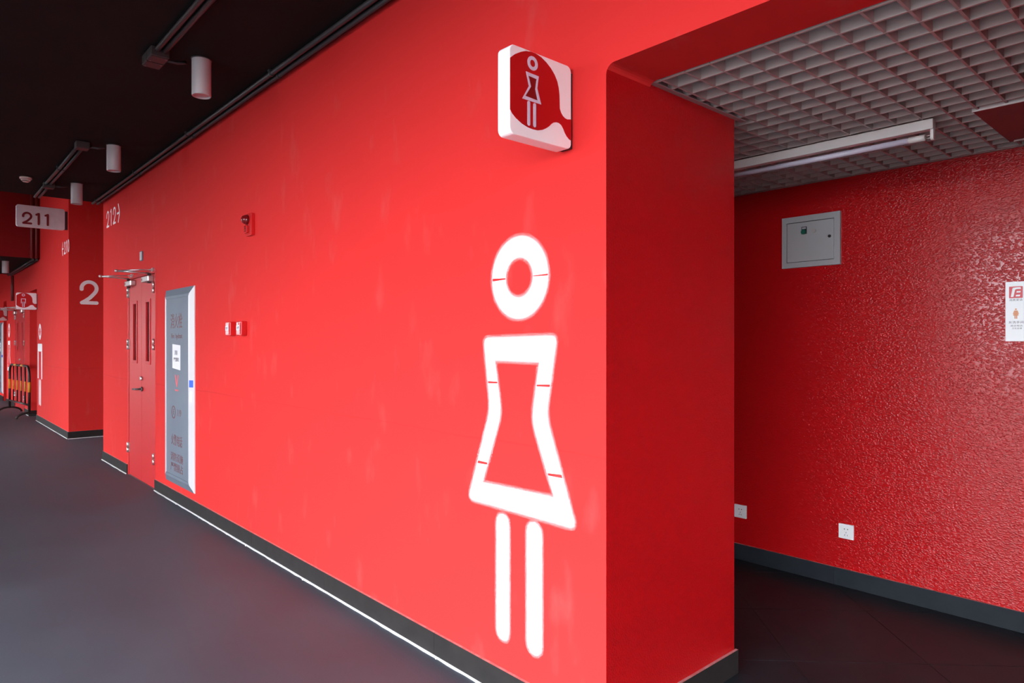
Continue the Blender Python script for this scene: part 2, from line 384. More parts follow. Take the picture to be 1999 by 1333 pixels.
skirting('baseboard_far', [('X',-19.95,-18.3,WY,-1,-19), ('X',-16.72,-16.02,WY,-1,0), ('Y',WY,3.3,-16.02,1,9), ('X',-23,-20.6,WY,-1,-22)], M['skirt'], 'dark skirting tiles along the farthest wall', 1.095)

# white caulk line at the floor
def caulk(name, runs, label):
    mb = MB()
    for (axis, a, b, c) in runs:
        n = max(4, int(abs(b-a)/0.06)); L = []; R = []
        for k in range(n+1):
            t = a+(b-a)*k/n; w0 = 0.007+random.random()*0.004; j = random.uniform(-0.0012, 0.0012)
            if axis == 'X': L.append((t, c-w0+j, 0.0)); R.append((t, c+0.002, 0.0))
            else: L.append((c+w0+j, t, 0.0)); R.append((c-0.002, t, 0.0))
        vs = L+R+[(x,y,0.004) for x,y,z in L]+[(x,y,0.007) for x,y,z in R]; m = n+1
        fs = [(2*m+k,2*m+k+1,3*m+k+1,3*m+k) for k in range(n)]+[(k,k+1,2*m+k+1,2*m+k) for k in range(n)]
        mb.add(vs, fs)
        for _ in range(int(abs(b-a)*1.6)):
            t = random.uniform(a, b); r = random.uniform(0.003, 0.008)
            if axis == 'X': mb.sphere((t, c-0.010, 0.001), r, 1.5, 0.8, 0.5, 7, 4)
    return struct(mb.build(name, M['caulk'], recalc=False), label)
caulk('trim_1', [('X',-9.53,D0,WY-0.013), ('X',D1,XR,WY-0.013)], 'white caulk line under the long wall skirting')
caulk('trim_2', [('X',-15.07,XB,WY-0.013), ('Y',WY-0.013,4.2,XB+0.013), ('X',-16.72,-16.02,WY-0.013)], 'white caulk line under the far block skirting')

# interior floor tiles laid at 45 degrees
def clip(poly, fn):
    out = []
    for i in range(len(poly)):
        a, b = poly[i], poly[(i+1)%len(poly)]; fa, fb = fn(a), fn(b)
        if fa >= 0: out.append(a)
        if fa*fb < 0:
            t = fa/(fa-fb); out.append((a[0]+(b[0]-a[0])*t, a[1]+(b[1]-a[1])*t))
    return out
fi = MB().box(-3.6,2.2,1.835,4.13,0,0.003).build('floor', M['grout']); struct(fi, 'dark diagonal tiled floor inside the entrance')
S2 = math.sqrt(2); ts = 0.598
for i in range(-8, 12):
    for j in range(-8, 12):
        s0, s1 = 1.57+i*ts*S2, 1.57+(i+1)*ts*S2; d0, d1 = 4.40+j*ts*S2, 4.40+(j+1)*ts*S2
        g = 0.0028
        s0 += g; s1 -= g; d0 += g; d1 -= g
        q = [((s-d)/2, (s+d)/2) for s, d in ((s0,d0),(s1,d0),(s1,d1),(s0,d1))]
        for fn in (lambda p: p[0]+3.58, lambda p: 2.18-p[0], lambda p: p[1]-1.85, lambda p: 4.116-p[1]):
            if len(q) >= 3: q = clip(q, fn)
        if len(q) < 3: continue
        ar = abs(sum(q[k][0]*q[(k+1)%len(q)][1]-q[(k+1)%len(q)][0]*q[k][1] for k in range(len(q))))/2
        if ar < 0.003: continue
        if all(p[0] < XR and p[1] < 2.69 for p in q): continue
        MB().prism(q, 'Z', 0.001, 0.006).build('tile', M['tile'], fi)

# ------------------------------------------------------------------ doors
def make_door(name, x0, x1, label, handle=True):
    root = thing(name, label, None, ((x0+x1)/2, WY, 0), kind='structure'); W = x1-x0; hw = W/2; Z = DT
    f = MB().box(-hw,-hw+0.035,-0.004,0.09,0,Z).box(hw-0.035,hw,-0.004,0.09,0,Z).box(-hw+0.035,hw-0.035,-0.004,0.09,Z-0.035,Z)
    f.build('frame', M['doorred'], root, bevel=0.003)
    MB().box(-hw+0.035,hw-0.035,0.0,0.09,0,0.006).build('threshold', M['dsteel'], root)
    lw = hw-0.037
    for sgn in (-1, 1):
        a, b = (-hw+0.037, -0.002) if sgn < 0 else (0.002, hw-0.037)
        wx0, wx1 = (a+b)/2-0.075, (a+b)/2+0.075; wz0, wz1 = 1.24, 1.86
        lf = MB().box(a,wx0,0.004,0.05,0.008,Z-0.038).box(wx1,b,0.004,0.05,0.008,Z-0.038).box(wx0,wx1,0.004,0.05,0.008,wz0).box(wx0,wx1,0.004,0.05,wz1,Z-0.038).build('leaf', M['doorred'], root)
        wf = MB()
        for (p,q,r,s) in ((wx0-0.02,wx0+0.012,wz0-0.02,wz1+0.02),(wx1-0.012,wx1+0.02,wz0-0.02,wz1+0.02),(wx0+0.012,wx1-0.012,wz0-0.02,wz0+0.012),(wx0+0.012,wx1-0.012,wz1-0.012,wz1+0.02)):
            wf.box(p,q,-0.004,0.012,r,s)
        wf.build('window_frame', M['doorred'], lf, bevel=0.002)
        MB().box(wx0,wx1,0.022,0.030,wz0,wz1).build('pane', M['glass'], lf)
        hx = -hw+0.036 if sgn < 0 else hw-0.036
        for hz in (0.30, 1.42, 1.98):
            h = MB().cyl((hx,-0.012,hz-0.055),(hx,-0.012,hz-0.002),0.011,10).cyl((hx,-0.012,hz+0.002),(hx,-0.012,hz+0.055),0.011,10).box(hx-0.004,hx+0.02 if sgn < 0 else hx+0.004,-0.004,0.002,hz-0.05,hz+0.05)
            h.build('hinge', M['steel'], root)
        # overhead closer: body on the leaf, elbow arm reaching out into the walkway
        bx0 = (a+0.03) if sgn < 0 else (b-0.30); zc = Z-0.085
        cb = MB().box(bx0,bx0+0.25,-0.05,0.004,zc-0.028,zc+0.028).build('door_closer', M['steel'], root, bevel=0.008)
        px = bx0+0.07 if sgn < 0 else bx0+0.20
        MB().cyl((px,-0.025,zc-0.045),(px,-0.025,zc+0.055),0.017,12).cyl((bx0+0.03,-0.052,zc),(bx0+0.03,-0.048,zc),0.012,10).build('spindle', M['dsteel'], cb)
        el = (px+0.05*sgn*-1, -0.30, zc+0.062)
        MB().tube([(px,-0.025,zc+0.055),(px-0.02*sgn,-0.15,zc+0.058),el],0.009,8).tube([el,(px+0.02,-0.14,zc+0.078),(px+0.06,-0.012,zc+0.085)],0.007,8).sphere(el,0.016).build('arm', M['steel'], cb)
        MB().box(px+0.03,px+0.09,-0.016,0.0,zc+0.068,zc+0.102).build('arm_shoe', M['steel'], cb)
    if handle:
        MB().cyl((0.035,0.004,0.96),(0.035,-0.012,0.96),0.024,16).build('handle_rose', M['dsteel'], root)
        MB().tube([(0.035,-0.01,0.96),(0.035,-0.05,0.96),(0.02,-0.058,0.96),(-0.09,-0.058,0.955)],0.010,10).build('handle', M['dsteel'], root)
        MB().cyl((0.035,0.004,1.07),(0.035,-0.018,1.07),0.020,16).box(0.031,0.039,-0.022,-0.018,1.06,1.08).build('lock_cylinder', M['steel'], root)
    return root
make_door('door_1', D0, D1, 'red double door with narrow glazed slots beside the silver hydrant cabinet')
make_door('door_2', -18.30, -16.72, 'far red double door behind the black and yellow barrier')
t = thing('wall_plate', 'small grey plate on the wall above the near double door', 'plate', (-7.72, WY, 2.28))
MB().box(-0.045,0.045,-0.012,0,0,0.10).build('plate_body', M['alu'], t, bevel=0.003)
MB().box(-0.037,0.037,-0.0135,-0.012,0.008,0.092).build('plate_face', M['alubright'], t)

# ------------------------------------------------------------------ pictograms and wall lettering
def painted(name, label, cat, x, pieces, zref=0, group=None, y=WY, mist=None, th=0.0012):
    """flat stencil paint on the wall: pieces = [(part name, polygon in X,Z)]"""
    root = thing(name, label, cat, (x, y, 0), group=group)
    for k, (pn, poly) in enumerate(pieces):
        MB().prism(poly, 'Y', -th-0.00005*k, -0.0002).build(pn, M['white'], root)
    if mist:                                  # soft overspray round the stencil, thinning to nothing
        hv = []; hf = []; hc = []
        for k, (poly, sg) in enumerate(mist):
            n = len(poly); b = len(hv)
            for ring, c in ((poly, 0.60), (offset(poly, 0.006*sg), 0.20), (offset(poly, 0.017*sg), 0.0)):
                for p in ring: hv.append((p[0], -0.0008-0.00004*k, p[1])); hc.append(c)
            for a in (0, n):
                for i in range(n): hf.append((b+a+i, b+a+(i+1)%n, b+a+n+(i+1)%n, b+a+n+i))
        me = bpy.data.meshes.new('overspray'); me.from_pydata(hv, [], hf); at = me.attributes.new('cover', 'FLOAT', 'POINT'); at.data.foreach_set('value', hc)
        me.materials.append(M['mist']); o = bpy.data.objects.new('overspray', me); COL.objects.link(o); o.parent = root
    return root
def lerp(a, b, t): return (a[0]+(b[0]-a[0])*t, a[1]+(b[1]-a[1])*t)
def woman(cx):
    g = 0.036
    pcs = [('head', ringpoly(0, 1.706, 0.163, 0.082, g*0.6, PI-g, 24)), ('head', ringpoly(0, 1.706, 0.163, 0.082, PI+g, 2*PI-g*0.6, 24))]
    O = {'tl':(-0.218,1.463),'tr':(0.209,1.470),'wr':(0.152,1.166),'br':(0.307,0.765),'bl':(-0.322,0.768),'wl':(-0.176,1.166)}
    I = {'tl':(-0.150,1.374),'tr':(0.118,1.372),'wr':(0.077,1.140),'br':(0.200,0.858),'bl':(-0.232,0.850),'wl':(-0.109,1.155)}
    u1 = 0.62    # upper gaps, as fractions top -> waist
    e = 0.016
    LO = lambda t: lerp(O['tl'],O['wl'],t); LI = lambda t: lerp(I['tl'],I['wl'],t)
    RO = lambda t: lerp(O['tr'],O['wr'],t); RI = lambda t: lerp(I['tr'],I['wr'],t)
    pcs.append(('shoulder', roundcorners([LO(u1-e),O['tl'],O['tr'],RO(u1-e),RI(0.40-e),I['tr'],I['tl'],LI(0.43-e)], [0,0.03,0.03,0,0,0.006,0.006,0])))
    LO2 = lambda t: lerp(O['wl'],O['bl'],t); LI2 = lambda t: lerp(I['wl'],I['bl'],t)
    RO2 = lambda t: lerp(O['wr'],O['br'],t); RI2 = lambda t: lerp(I['wr'],I['br'],t)
    pcs.append(('side', roundcorners([LO(u1+e),LI(0.43+e),I['wl'],LI2(0.72-e),LO2(0.58-e),O['wl']], [0,0,0.05,0,0,0.05])))
    pcs.append(('side', roundcorners([RO(u1+e),O['wr'],RO2(0.55-e),RI2(0.70-e),I['wr'],RI(0.40+e)], [0,0.05,0,0,0.05,0])))
    pcs.append(('hem', roundcorners([LO2(0.58+e),LI2(0.72+e),I['bl'],I['br'],RI2(0.70+e),RO2(0.55+e),O['br'],O['bl']], [0,0,0.004,0.004,0,0,0.035,0.035])))
    pcs.append(('leg', stroke([(-0.098,0.262),(-0.098,0.5),(-0.098,0.703)], 0.072)))
    pcs.append(('leg', stroke([(0.088,0.268),(0.088,0.5),(0.088,0.703)], 0.078)))
    mist = [(circle(0,1.706,0.163,n=48), 1), (circle(0,1.706,0.082,n=36), -1)]
    mist += [(roundcorners([O[k] for k in ('tl','tr','wr','br','bl','wl')], [0.03,0.03,0.05,0.035,0.035,0.05]), 1), (roundcorners([I[k] for k in ('tl','tr','wr','br','bl','wl')], [0.006,0.006,0.05,0.004,0.004,0.05]), -1)]
    mist += [(pcs[-2][1], 1), (pcs[-1][1], 1)]
    return pcs, mist
wp, wm = woman(0)
painted('woman_pictogram', 'large white stencilled woman figure painted beside the entrance opening', 'pictogram', -1.985, wp, mist=wm)
painted('woman_pictogram', 'tiny far white woman figure on the wall beyond the barrier', 'pictogram', -19.45, wp)
def man():
    pcs = [('head', ringpoly(0, 1.625, 0.145, 0.075, 0.03, PI-0.03, 20)), ('head', ringpoly(0, 1.625, 0.145, 0.075, PI+0.03, 2*PI-0.03, 20))]
    pcs.append(('shoulder', roundcorners([(-0.26,1.27),(-0.26,1.41),(0.26,1.41),(0.26,1.27)], [0,0.03,0.03,0])))
    pcs.append(('side', [(-0.26,1.265),(-0.165,1.265),(-0.165,0.78),(-0.26,0.78)]))
    pcs.append(('side', [(0.26,1.265),(0.165,1.265),(0.165,0.78),(0.26,0.78)]))
    pcs.append(('leg', stroke([(-0.075,0.34),(-0.075,0.5),(-0.075,0.73)], 0.085))); pcs.append(('leg', stroke([(0.075,0.34),(0.075,0.5),(0.075,0.73)], 0.085)))
    return pcs
painted('man_pictogram', 'white stencilled man figure on the far wall block', 'pictogram', -14.70, man())
def letters(s, w, h, gap, wd):
    out = []; x = 0
    for ch in s:
        cw = w*(0.55 if ch == '1' else 1.0)
        for p in glyph(ch, cw, h): out.append(('arrow' if ch in '<>' else 'numeral', stroke([(x+a, b) for a, b in p], wd)))
        x += cw+gap
    return out, x-gap
pc, _ = letters('212>', 0.112, 0.178, 0.082, 0.022)
pc = [(n, [(a-9.335+9.335, b+2.83) for a, b in p]) for n, p in pc]
painted('section_number', 'white 212 with right arrow painted near the ceiling above the double door', 'wall number', -9.335, pc)
pc, _ = letters('<210', 0.108, 0.170, 0.072, 0.024)
painted('section_number', 'white 210 with left arrow painted on the far wall block', 'wall number', -12.42, [(n, [(a, b+2.79) for a, b in p]) for n, p in pc])
# numeral 2 on the end of the block, facing along the concourse
t = thing('block_numeral', 'large pale numeral 2 on the shaded end of the far block', 'wall number', (XB, 1.995, 2.035))
gl = glyph('2', 0.195, 0.315)
for k, p in enumerate(gl): MB().prism(stroke(p, 0.052), 'X', 0.0005, 0.004+0.0003*k).build('stroke', M['plaque'] if 0 else M['signwhite'], t)

# ------------------------------------------------------------------ flag signs
RED = [(283,300),(330,262),(390,235),(440,224),(490,228),(540,245),(600,283),(650,330),(700,390),(740,455),(770,525),(785,590),(793,660),(795,720),(797,800),(810,840),(830,875),(855,900),(880,912),(930,912),(928,1130),(905,1118),(875,1085),(855,1050),(838,1010),(815,970),(790,950),(760,942),(730,945),(705,960),(680,985),(650,1005),(610,1022),(560,1028),(510,1018),(460,1000),(400,965),(340,910),(300,860),(275,818)]
# face drawing: the sketch above is sheared by the view; straighten it to the sign's own square
SW = 0.303
def face_uv(px, py):
    u = (px-280)/(930-280)                               # 0 outer edge .. 1 wall edge
    ptop = 148+(372-148)*u; pbot = 1060+(1225-1060)*u
    k = 1.0+0.12*u*(1-u)
    return u*SW, SW*(1-(py-ptop)/(pbot-ptop))
def flag_sign(name, label, loc, figure, lit='signwhite'):
    root = thing(name, label, 'sign', loc)               # loc: outer lower corner of the face, face looking to +X
    body = MB().prism(rrect(SW/2, SW/2, SW, SW, 0.022), 'X', -0.062, 0, smooth=False).build('sign_box', M[lit], root, bevel=0.003)
    pts = [face_uv(*p) for p in RED]; pts = [(min(max(a,0.0008),SW-0.0008), b) for a, b in pts]
    MB().prism(pts, 'X', 0.0, 0.0012).build('red_emblem', M['signred'], root)
    fig = []
    c = face_uv(505,348); ro = 0.0245
    fig.append(ringpoly(c[0], c[1], ro, ro*0.5, 0.001, PI, 14)); fig.append(ringpoly(c[0], c[1], ro, ro*0.5, PI, 2*PI-0.001, 14))
    if figure == 'woman':
        O = [face_uv(*p) for p in ((437,432),(568,480),(552,600),(593,765),(400,708),(468,580))]
        I = [face_uv(*p) for p in ((462,475),(545,508),(532,610),(556,725),(430,682),(470,575))]
        I[5] = face_uv(487,585)
        legs = [((466,750),(466,965)), ((526,770),(526,980))]
    else:
        O = [(c[0]-0.036,0.196),(c[0]+0.036,0.196),(c[0]+0.036,0.11),(c[0]-0.036,0.11)]
        I = [(c[0]-0.027,0.186),(c[0]+0.027,0.186),(c[0]+0.027,0.112),(c[0]-0.027,0.112)]
        legs = None
    n = len(O)
    for i in range(n if figure == 'woman' else n):
        if figure == 'man' and i == 2: continue
        fig.append([O[i], O[(i+1)%n], I[(i+1)%n], I[i]])
    if legs:
        for a, b in legs: p, q = face_uv(*a), face_uv(*b); fig.append(stroke([q, lerp(q,p,0.5), p], 0.0125))
    else:
        for s in (-1, 1): fig.append(stroke([(c[0]+0.012*s,0.05),(c[0]+0.012*s,0.09),(c[0]+0.012*s,0.135)], 0.011))
    mb = MB()
    for p in fig: mb.prism(p, 'X', 0.0012, 0.0028)
    g = mb.build('figure', M['signline'], root)
    if figure == 'woman': MB().prism(I, 'X', 0.0012, 0.0018).build('dress_fill', M['signdark'], root)
    MB().box(-0.058,-0.006,SW,SW+0.012,0.006,SW-0.02).build('mount_plate', M['bracket'], root)
    return root
SY = WY-0.012-SW
flag_sign('restroom_sign', 'white square flag sign with red emblem and woman figure above the large pictogram', (-1.69, SY, 2.152), 'woman')
flag_sign('restroom_sign', 'small far flag sign with red emblem and man figure', (-15.0, SY, 2.03), 'man', 'plaque')
flag_sign('restroom_sign', 'farthest flag sign cut by the left edge of the picture', (-19.75, SY, 1.94), 'woman', 'plaque')
# 211 plate
t = thing('section_sign', 'faded white rectangular flag sign reading 211 near the ceiling', 'sign', (-11.95, 1.205, 3.10))
MB().prism(rrect(0.295,0.165,0.59,0.315,0.03), 'X', -0.05, 0).build('sign_box', M['plaque'], t, bevel=0.003)
pc, _ = letters('211', 0.095, 0.15, 0.058, 0.028)
for k, (n, p) in enumerate(pc): MB().prism([(a+0.082, b+0.062) for a, b in p], 'X', 0.0, 0.002+0.0001*k).build('numeral', M['numred'], t)
MB().box(-0.045,-0.005,0.59,WY-1.205,0.02,0.29).build('mount_plate', M['bracket'], t)

# ------------------------------------------------------------------ hydrant cabinet
def hydrant(name, label, x0):
    W, H = 0.825, 1.755; root = thing(name, label, 'cabinet', (x0, WY, 0.167))
    fw = 0.085; d = 0.032
    # pillow frame: four mitred bars rising from the wall towards the door
    outer = [(0,0),(W,0),(W,H),(0,H)]; inner = [(fw,fw),(W-fw,fw),(W-fw,H-fw),(fw,H-fw)]
    mid = [(0.062,0.062),(W-0.062,0.062),(W-0.062,H-0.062),(0.062,H-0.062)]
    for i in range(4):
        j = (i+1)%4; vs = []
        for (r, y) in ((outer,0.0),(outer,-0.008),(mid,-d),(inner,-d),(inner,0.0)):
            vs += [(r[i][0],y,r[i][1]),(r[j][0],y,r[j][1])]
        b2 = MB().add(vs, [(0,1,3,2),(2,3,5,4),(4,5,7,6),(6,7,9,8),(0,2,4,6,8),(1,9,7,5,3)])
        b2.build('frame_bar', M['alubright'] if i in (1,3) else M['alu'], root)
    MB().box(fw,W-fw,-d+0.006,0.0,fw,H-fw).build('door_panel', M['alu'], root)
    for z in (0.25, 0.9, 1.5): MB().cyl((-0.002,-0.009,z-0.045),(-0.002,-0.009,z+0.045),0.005,8).build('hinge', M['steel'], root)
    cx = W/2-0.01; y = -d+0.0055
    text_part('消火栓', 0.145, M['inkred'], root, (cx-0.02,y,H-0.30), 'title_lettering', width=0.34)
    text_part('Fire', 0.062, M['inkred'], root, (cx-0.125,y,H-0.425), 'subtitle_lettering'); text_part('hydrant', 0.062, M['inkred'], root, (cx+0.055,y,H-0.425), 'subtitle_lettering')
    pa = MB().prism([(cx-0.13,H-0.71),(cx+0.10,H-0.725),(cx+0.10,H-0.505),(cx-0.13,H-0.495)], 'Y', y-0.0015, y+0.0005).build('paper_notice', M['paper'], root)
    tag(pa, 'white paper notice taped on the panel')
    text_part('消防', 0.045, M['ink'], pa, (cx-0.02,y-0.002,H-0.575), 'lettering'); text_part('严禁挪用', 0.040, M['ink'], pa, (cx-0.015,y-0.002,H-0.635), 'lettering')
    mb = MB().prism([(cx-0.06,H-0.77),(cx-0.03,H-0.77),(cx-0.002,H-0.85),(cx+0.02,H-0.77),(cx+0.045,H-0.77),(cx+0.008,H-0.875),(cx-0.012,H-0.875)], 'Y', y-0.001, y)
    mb.build('logo', M['coral'], root); MB().box(cx-0.055,cx+0.042,y-0.001,y,H-0.912,H-0.898).build('logo_caption', M['coral'], root)
    mb = MB()
    c0 = (cx-0.10,H-1.105); mb.prism(ringpoly(c0[0],c0[1],0.058,0.048,0.01,PI,16),'Y',y-0.001,y).prism(ringpoly(c0[0],c0[1],0.058,0.048,PI,2*PI-0.01,16),'Y',y-0.001,y); mb.build('emblem', M['inkred'], root)
    text_part('E', 0.07, M['inkred'], root, (c0[0],y,c0[1]), 'lettering'); text_part('119', 0.085, M['inkred'], root, (cx+0.06,y,H-1.105), 'lettering')
    text_part('火警电话', 0.105, M['inkred'], root, (cx-0.01,y,H-1.36), 'lettering', width=0.32)
    text_part('消防设施', 0.082, M['inkred'], root, (cx-0.005,y,H-1.51), 'lettering', width=0.36); text_part('严禁圈占', 0.082, M['inkred'], root, (cx-0.005,y,H-1.60), 'lettering', width=0.36)
    def strip(x0, x1, z0, z1, m):           # a scrap stuck on the sloping right bar
        sl = lambda x: -0.008-(d-0.008)*(W-x)/0.062
        vs = [(x,sl(x)-o,z) for o in (0.0,0.0012) for z in (z0,z1) for x in (x0,x1)]
        return MB().add(vs, [(0,1,3,2),(4,6,7,5),(0,4,5,1),(2,3,7,6),(0,2,6,4),(1,5,7,3)]).build('tape', m, root)
    tag(strip(W-0.060,W-0.014,0.895,0.955,M['blue']), 'scrap of blue tape'); strip(W-0.058,W-0.024,0.77,0.86,M['paper'])
    return root
hydrant('fire_hydrant_cabinet', 'tall silver fire hydrant cabinet with red lettering beside the double door', -6.835)
hydrant('fire_hydrant_cabinet', 'farthest silver cabinet showing only as a bright strip at the left edge', -21.45)

# ------------------------------------------------------------------ alarm devices
def call_point(x0, label, key):
    t = thing('fire_call_point', label, 'alarm', (x0, WY, 1.492)); w = 0.088; h = 0.104; d = 0.045
    MB().box(0,w,-d,0,0,h).build('housing', M['devred'], t, bevel=0.006)
    MB().box(0.010,w-0.010,-d-0.004,-d,0.010,h-0.010).build('face_plate', M['devred'], t, bevel=0.002)
    MB().box(0.014,w-0.014,-d-0.006,-d-0.004,0.038,0.074).build('label_window', M['paper'], t)
    text_part('火警' if key else '按下', 0.022, M['ink'], t, (w/2,-d-0.0065,0.054), 'lettering')
    if key: MB().cyl((w*0.45,-d-0.003,0.086),(w*0.45,-d-0.009,0.086),0.009,12).build('indicator', M['socket'], t)
    return t
call_point(-5.165, 'left one of the two red call boxes on the long wall', False)
call_point(-4.945, 'right one of the two red call boxes, with a white indicator', True)
t = thing('alarm_sounder', 'red alarm sounder with round lens high on the long wall', 'alarm', (-4.825, WY, 2.195))
MB().box(0,0.112,-0.028,0,0,0.155).build('housing', M['devred'], t, bevel=0.005)
MB().cyl((0.045,-0.028,0.112),(0.045,-0.05,0.112),0.036,20,r1=0.030).sphere((0.045,-0.05,0.112),0.029,1,0.7,1).build('strobe_lens', M['devdark'], t)
MB().prism(rrect(0.045,0.045,0.05,0.055,0.012), 'Y', -0.044, -0.028).build('horn_grille', M['devred'], t, bevel=0.004)
for k in range(4): MB().box(0.028,0.062,-0.0455,-0.044,0.026+0.011*k,0.030+0.011*k).build('slot', M['devdark'], t)

# ------------------------------------------------------------------ ceiling conduits, boxes, lamps
def pipe(label, pts, r=0.0145, m='pipe', clamps=()):
    t = thing('conduit_pipe', label, 'pipe', pts[0]); o = Vector(pts[0])
    MB().tube([Vector(p)-o for p in pts], r, 12).build('tube', M[m], t)
    for c in clamps:
        q = Vector(c)-o; MB().cyl(q-Vector((0.012,0,0)), q+Vector((0.012,0,0)), r+0.004, 12).box(q.x-0.012,q.x+0.012,q.y-r-0.006,q.y+r+0.006,q.z+r*0.6,ZC-o.z).build('clamp', M[m], t)
    return t
zp = ZC-0.021
for k, (y, nm) in enumerate(((1.735, 'outer'), (1.784, 'inner'))):
    pipe(f'{nm} one of the two dark conduits following the top of the long wall', [(-9.62,y,zp), (-5,y,zp), (0.5,y,zp)], clamps=[(x,y,zp) for x in (-9.4,-7.6,-5.9,-4.2,-2.6)])
for k, (y, nm) in enumerate(((1.098, 'left'), (1.140, 'right'))):
    pipe(f'{nm} conduit of the near ceiling pair at the top of the picture', [(-4.30,y,zp), (-1,y,zp), (3,y,zp)], clamps=[(-3.3,y,zp)])
for k, (y, nm) in enumerate(((1.130, 'left'), (1.172, 'right'))):
    pipe(f'{nm} conduit of the far ceiling pair between the second and third lamps', [(-8.74,y+0.012,zp), (-7.8,y+0.01,zp), (-6.875,y,zp)], clamps=[(-7.9,y+0.008,zp)])
    pipe(f'{nm} short conduit from the third lamp box to the ceiling edge', [(-9.64,y+0.02,zp), (-9.2,y+0.018,zp), (-8.86,y+0.014,zp)])
for k, (y, nm) in enumerate(((1.705, 'left'), (1.775, 'right'))):
    pipe(f'{nm} of the two dark red conduits down the front of the lowered bay', [(-14.675,y,ZH-0.02), (-14.675,y,3.4), (-14.675,y,2.93)], 0.02, 'pipered')
for k, (y, nm) in enumerate(((1.73, 'outer'), (1.785, 'inner'))):
    pipe(f'{nm} dark conduit under the lowered bay ceiling', [(-14.72,y,2.915), (-16.5,y,2.915), (-18.55,y,2.915)], 0.02)
for k, (x, nm) in enumerate(((-18.48, 'nearer'), (-18.64, 'farther'))):
    pipe(f'{nm} conduit dropping down the far wall above the far doors', [(x,1.805,2.9), (x,1.805,2.7), (x,1.805,2.35)], 0.02, 'pipered')
def junction(x, y, n, label):
    t = thing('junction_box', label, 'junction box', (x, y, ZC)); s = 0.105
    for k in range(n):
        x0 = -n*s/2+k*s
        b = MB().box(x0+0.002,x0+s-0.002,-0.05,0.05,-0.055,0).build('box_body', M['junction'], t, bevel=0.004)
        MB().box(x0+0.007,x0+s-0.007,-0.045,0.045,-0.060,-0.055).build('cover', M['junction'], b)
        for sx in (-1, 1): MB().cyl((x0+s/2+sx*0.034,sx*0.034,-0.060),(x0+s/2+sx*0.034,sx*0.034,-0.0615),0.006,8).build('screw', M['dsteel'], b)
    MB().tube([(0,0.05,-0.03),(0,0.12,-0.028),(0,0.17,-0.012)], 0.010, 8).build('feed_pipe', M['pipe'], t)
    return t
junction(-4.41, 1.118, 2, 'double junction box nearest the camera, beside the first lamp')
junction(-6.82, 1.150, 1, 'junction box beside the second ceiling lamp')
junction(-8.80, 1.175, 1, 'junction box beside the third ceiling lamp')
def lamp(x, y, z, label):
    t = thing('ceiling_lamp', label, 'lamp', (x, y, z), group='cylinder ceiling lamps'); r = 0.055; L = 0.225; n = 32
    mb = MB()
    prof = [(r,0),(r,-L+0.004),(r-0.002,-L),(r-0.006,-L),(r-0.006,-L+0.012)]
    vs = [(a*math.cos(2*PI*i/n), a*math.sin(2*PI*i/n), zz) for a, zz in prof for i in range(n)]
    mb.add(vs, [(j*n+i,j*n+(i+1)%n,(j+1)*n+(i+1)%n,(j+1)*n+i) for j in range(len(prof)-1) for i in range(n)], 0, True)
    mb.build('housing', M['lampwhite'], t, recalc=False)
    MB().cyl((0,0,-0.006),(0,0,0),r+0.004,24).build('mounting_plate', M['pipe'], t)
    MB().cyl((0,0,-L+0.010),(0,0,-L+0.014),r-0.004,24).build('diffuser', M['lampin'], t)
lamp(-4.325, 1.352, ZC, 'nearest of the grey cylinder lamps under the black ceiling')
lamp(-6.74, 1.374, ZC, 'second grey cylinder lamp from the camera under the black ceiling')
lamp(-8.63, 1.405, ZC, 'third grey cylinder lamp, just above the shaded block end')
lamp(-15.55, 1.41, 2.94, 'farthest cylinder lamp under the lowered bay ceiling')
t = thing('smoke_detector', 'small cream smoke detector on the black ceiling above the 211 sign', 'detector', (-8.66, 0.955, ZC))
MB().cyl((0,0,-0.02),(0,0,0),0.055,24).build('base', M['cream'], t)
MB().cyl((0,0,-0.038),(0,0,-0.02),0.040,24,r1=0.046).build('chamber', M['cream'], t)
MB().cyl((0,0,-0.044),(0,0,-0.040),0.030,20).build('vent_ring', M['blk'], t)
MB().cyl((0,0,-0.052),(0,0,-0.044),0.022,20,r1=0.032).build('cap', M['cream'], t)

# ------------------------------------------------------------------ open grille ceiling
root = thing('ceiling_grille', 'open square grille ceiling of the entrance lobby', 'ceiling grille', (0,0,ZL)); root['kind'] = 'structure'; del root['category']
hs = 0.05; tw = 0.0045
y0, y1, x0, x1 = 2.085, 4.128, -3.59, 2.19
PX0, PX1, PY0, PY1 = -0.812, -0.21, 3.345, 3.995      # access panel
mx = {}
def shared(key, fn):
    if key not in mx: mx[key] = fn().build('slat', M['slat'], None).data; o = [q for q in bpy.data.objects if q.data == mx[key]][0]; bpy.data.objects.remove(o)
    return mx[key]
def slat(me, loc):
    o = bpy.data.objects.new('slat', me); COL.objects.link(o); o.parent = root; o.location = loc
LX = x1-x0
k = 0
for i in range(-3, 20):
    y = 2.297+0.1*i
    if not y0+0.01 < y < y1-0.01: continue
    if PY0 < y < PY1:
        for (a, b) in ((x0,PX0), (PX1,x1)): slat(shared(('x',round(b-a,3)), lambda a=a,b=b: MB().box(0,b-a,-tw,tw,0,hs)), (a,y,0))
    else: slat(shared('x', lambda: MB().box(0,LX,-tw,tw,0,hs)), (x0,y,0))
for i in range(-28, 32):
    x = -0.790+0.1*i
    if not x0+0.01 < x < x1-0.01: continue
    ya = 2.70 if x < XR+0.002 else y0
    segs = [(ya,y1)]
    if PX0 < x < PX1: segs = [(ya,PY0), (PY1,y1)]
    for (a, b) in segs: slat(shared(('y',round(b-a,3)), lambda a=a,b=b: MB().box(-tw,tw,0,b-a,0.0006,hs-0.0006)), (x,a,0))
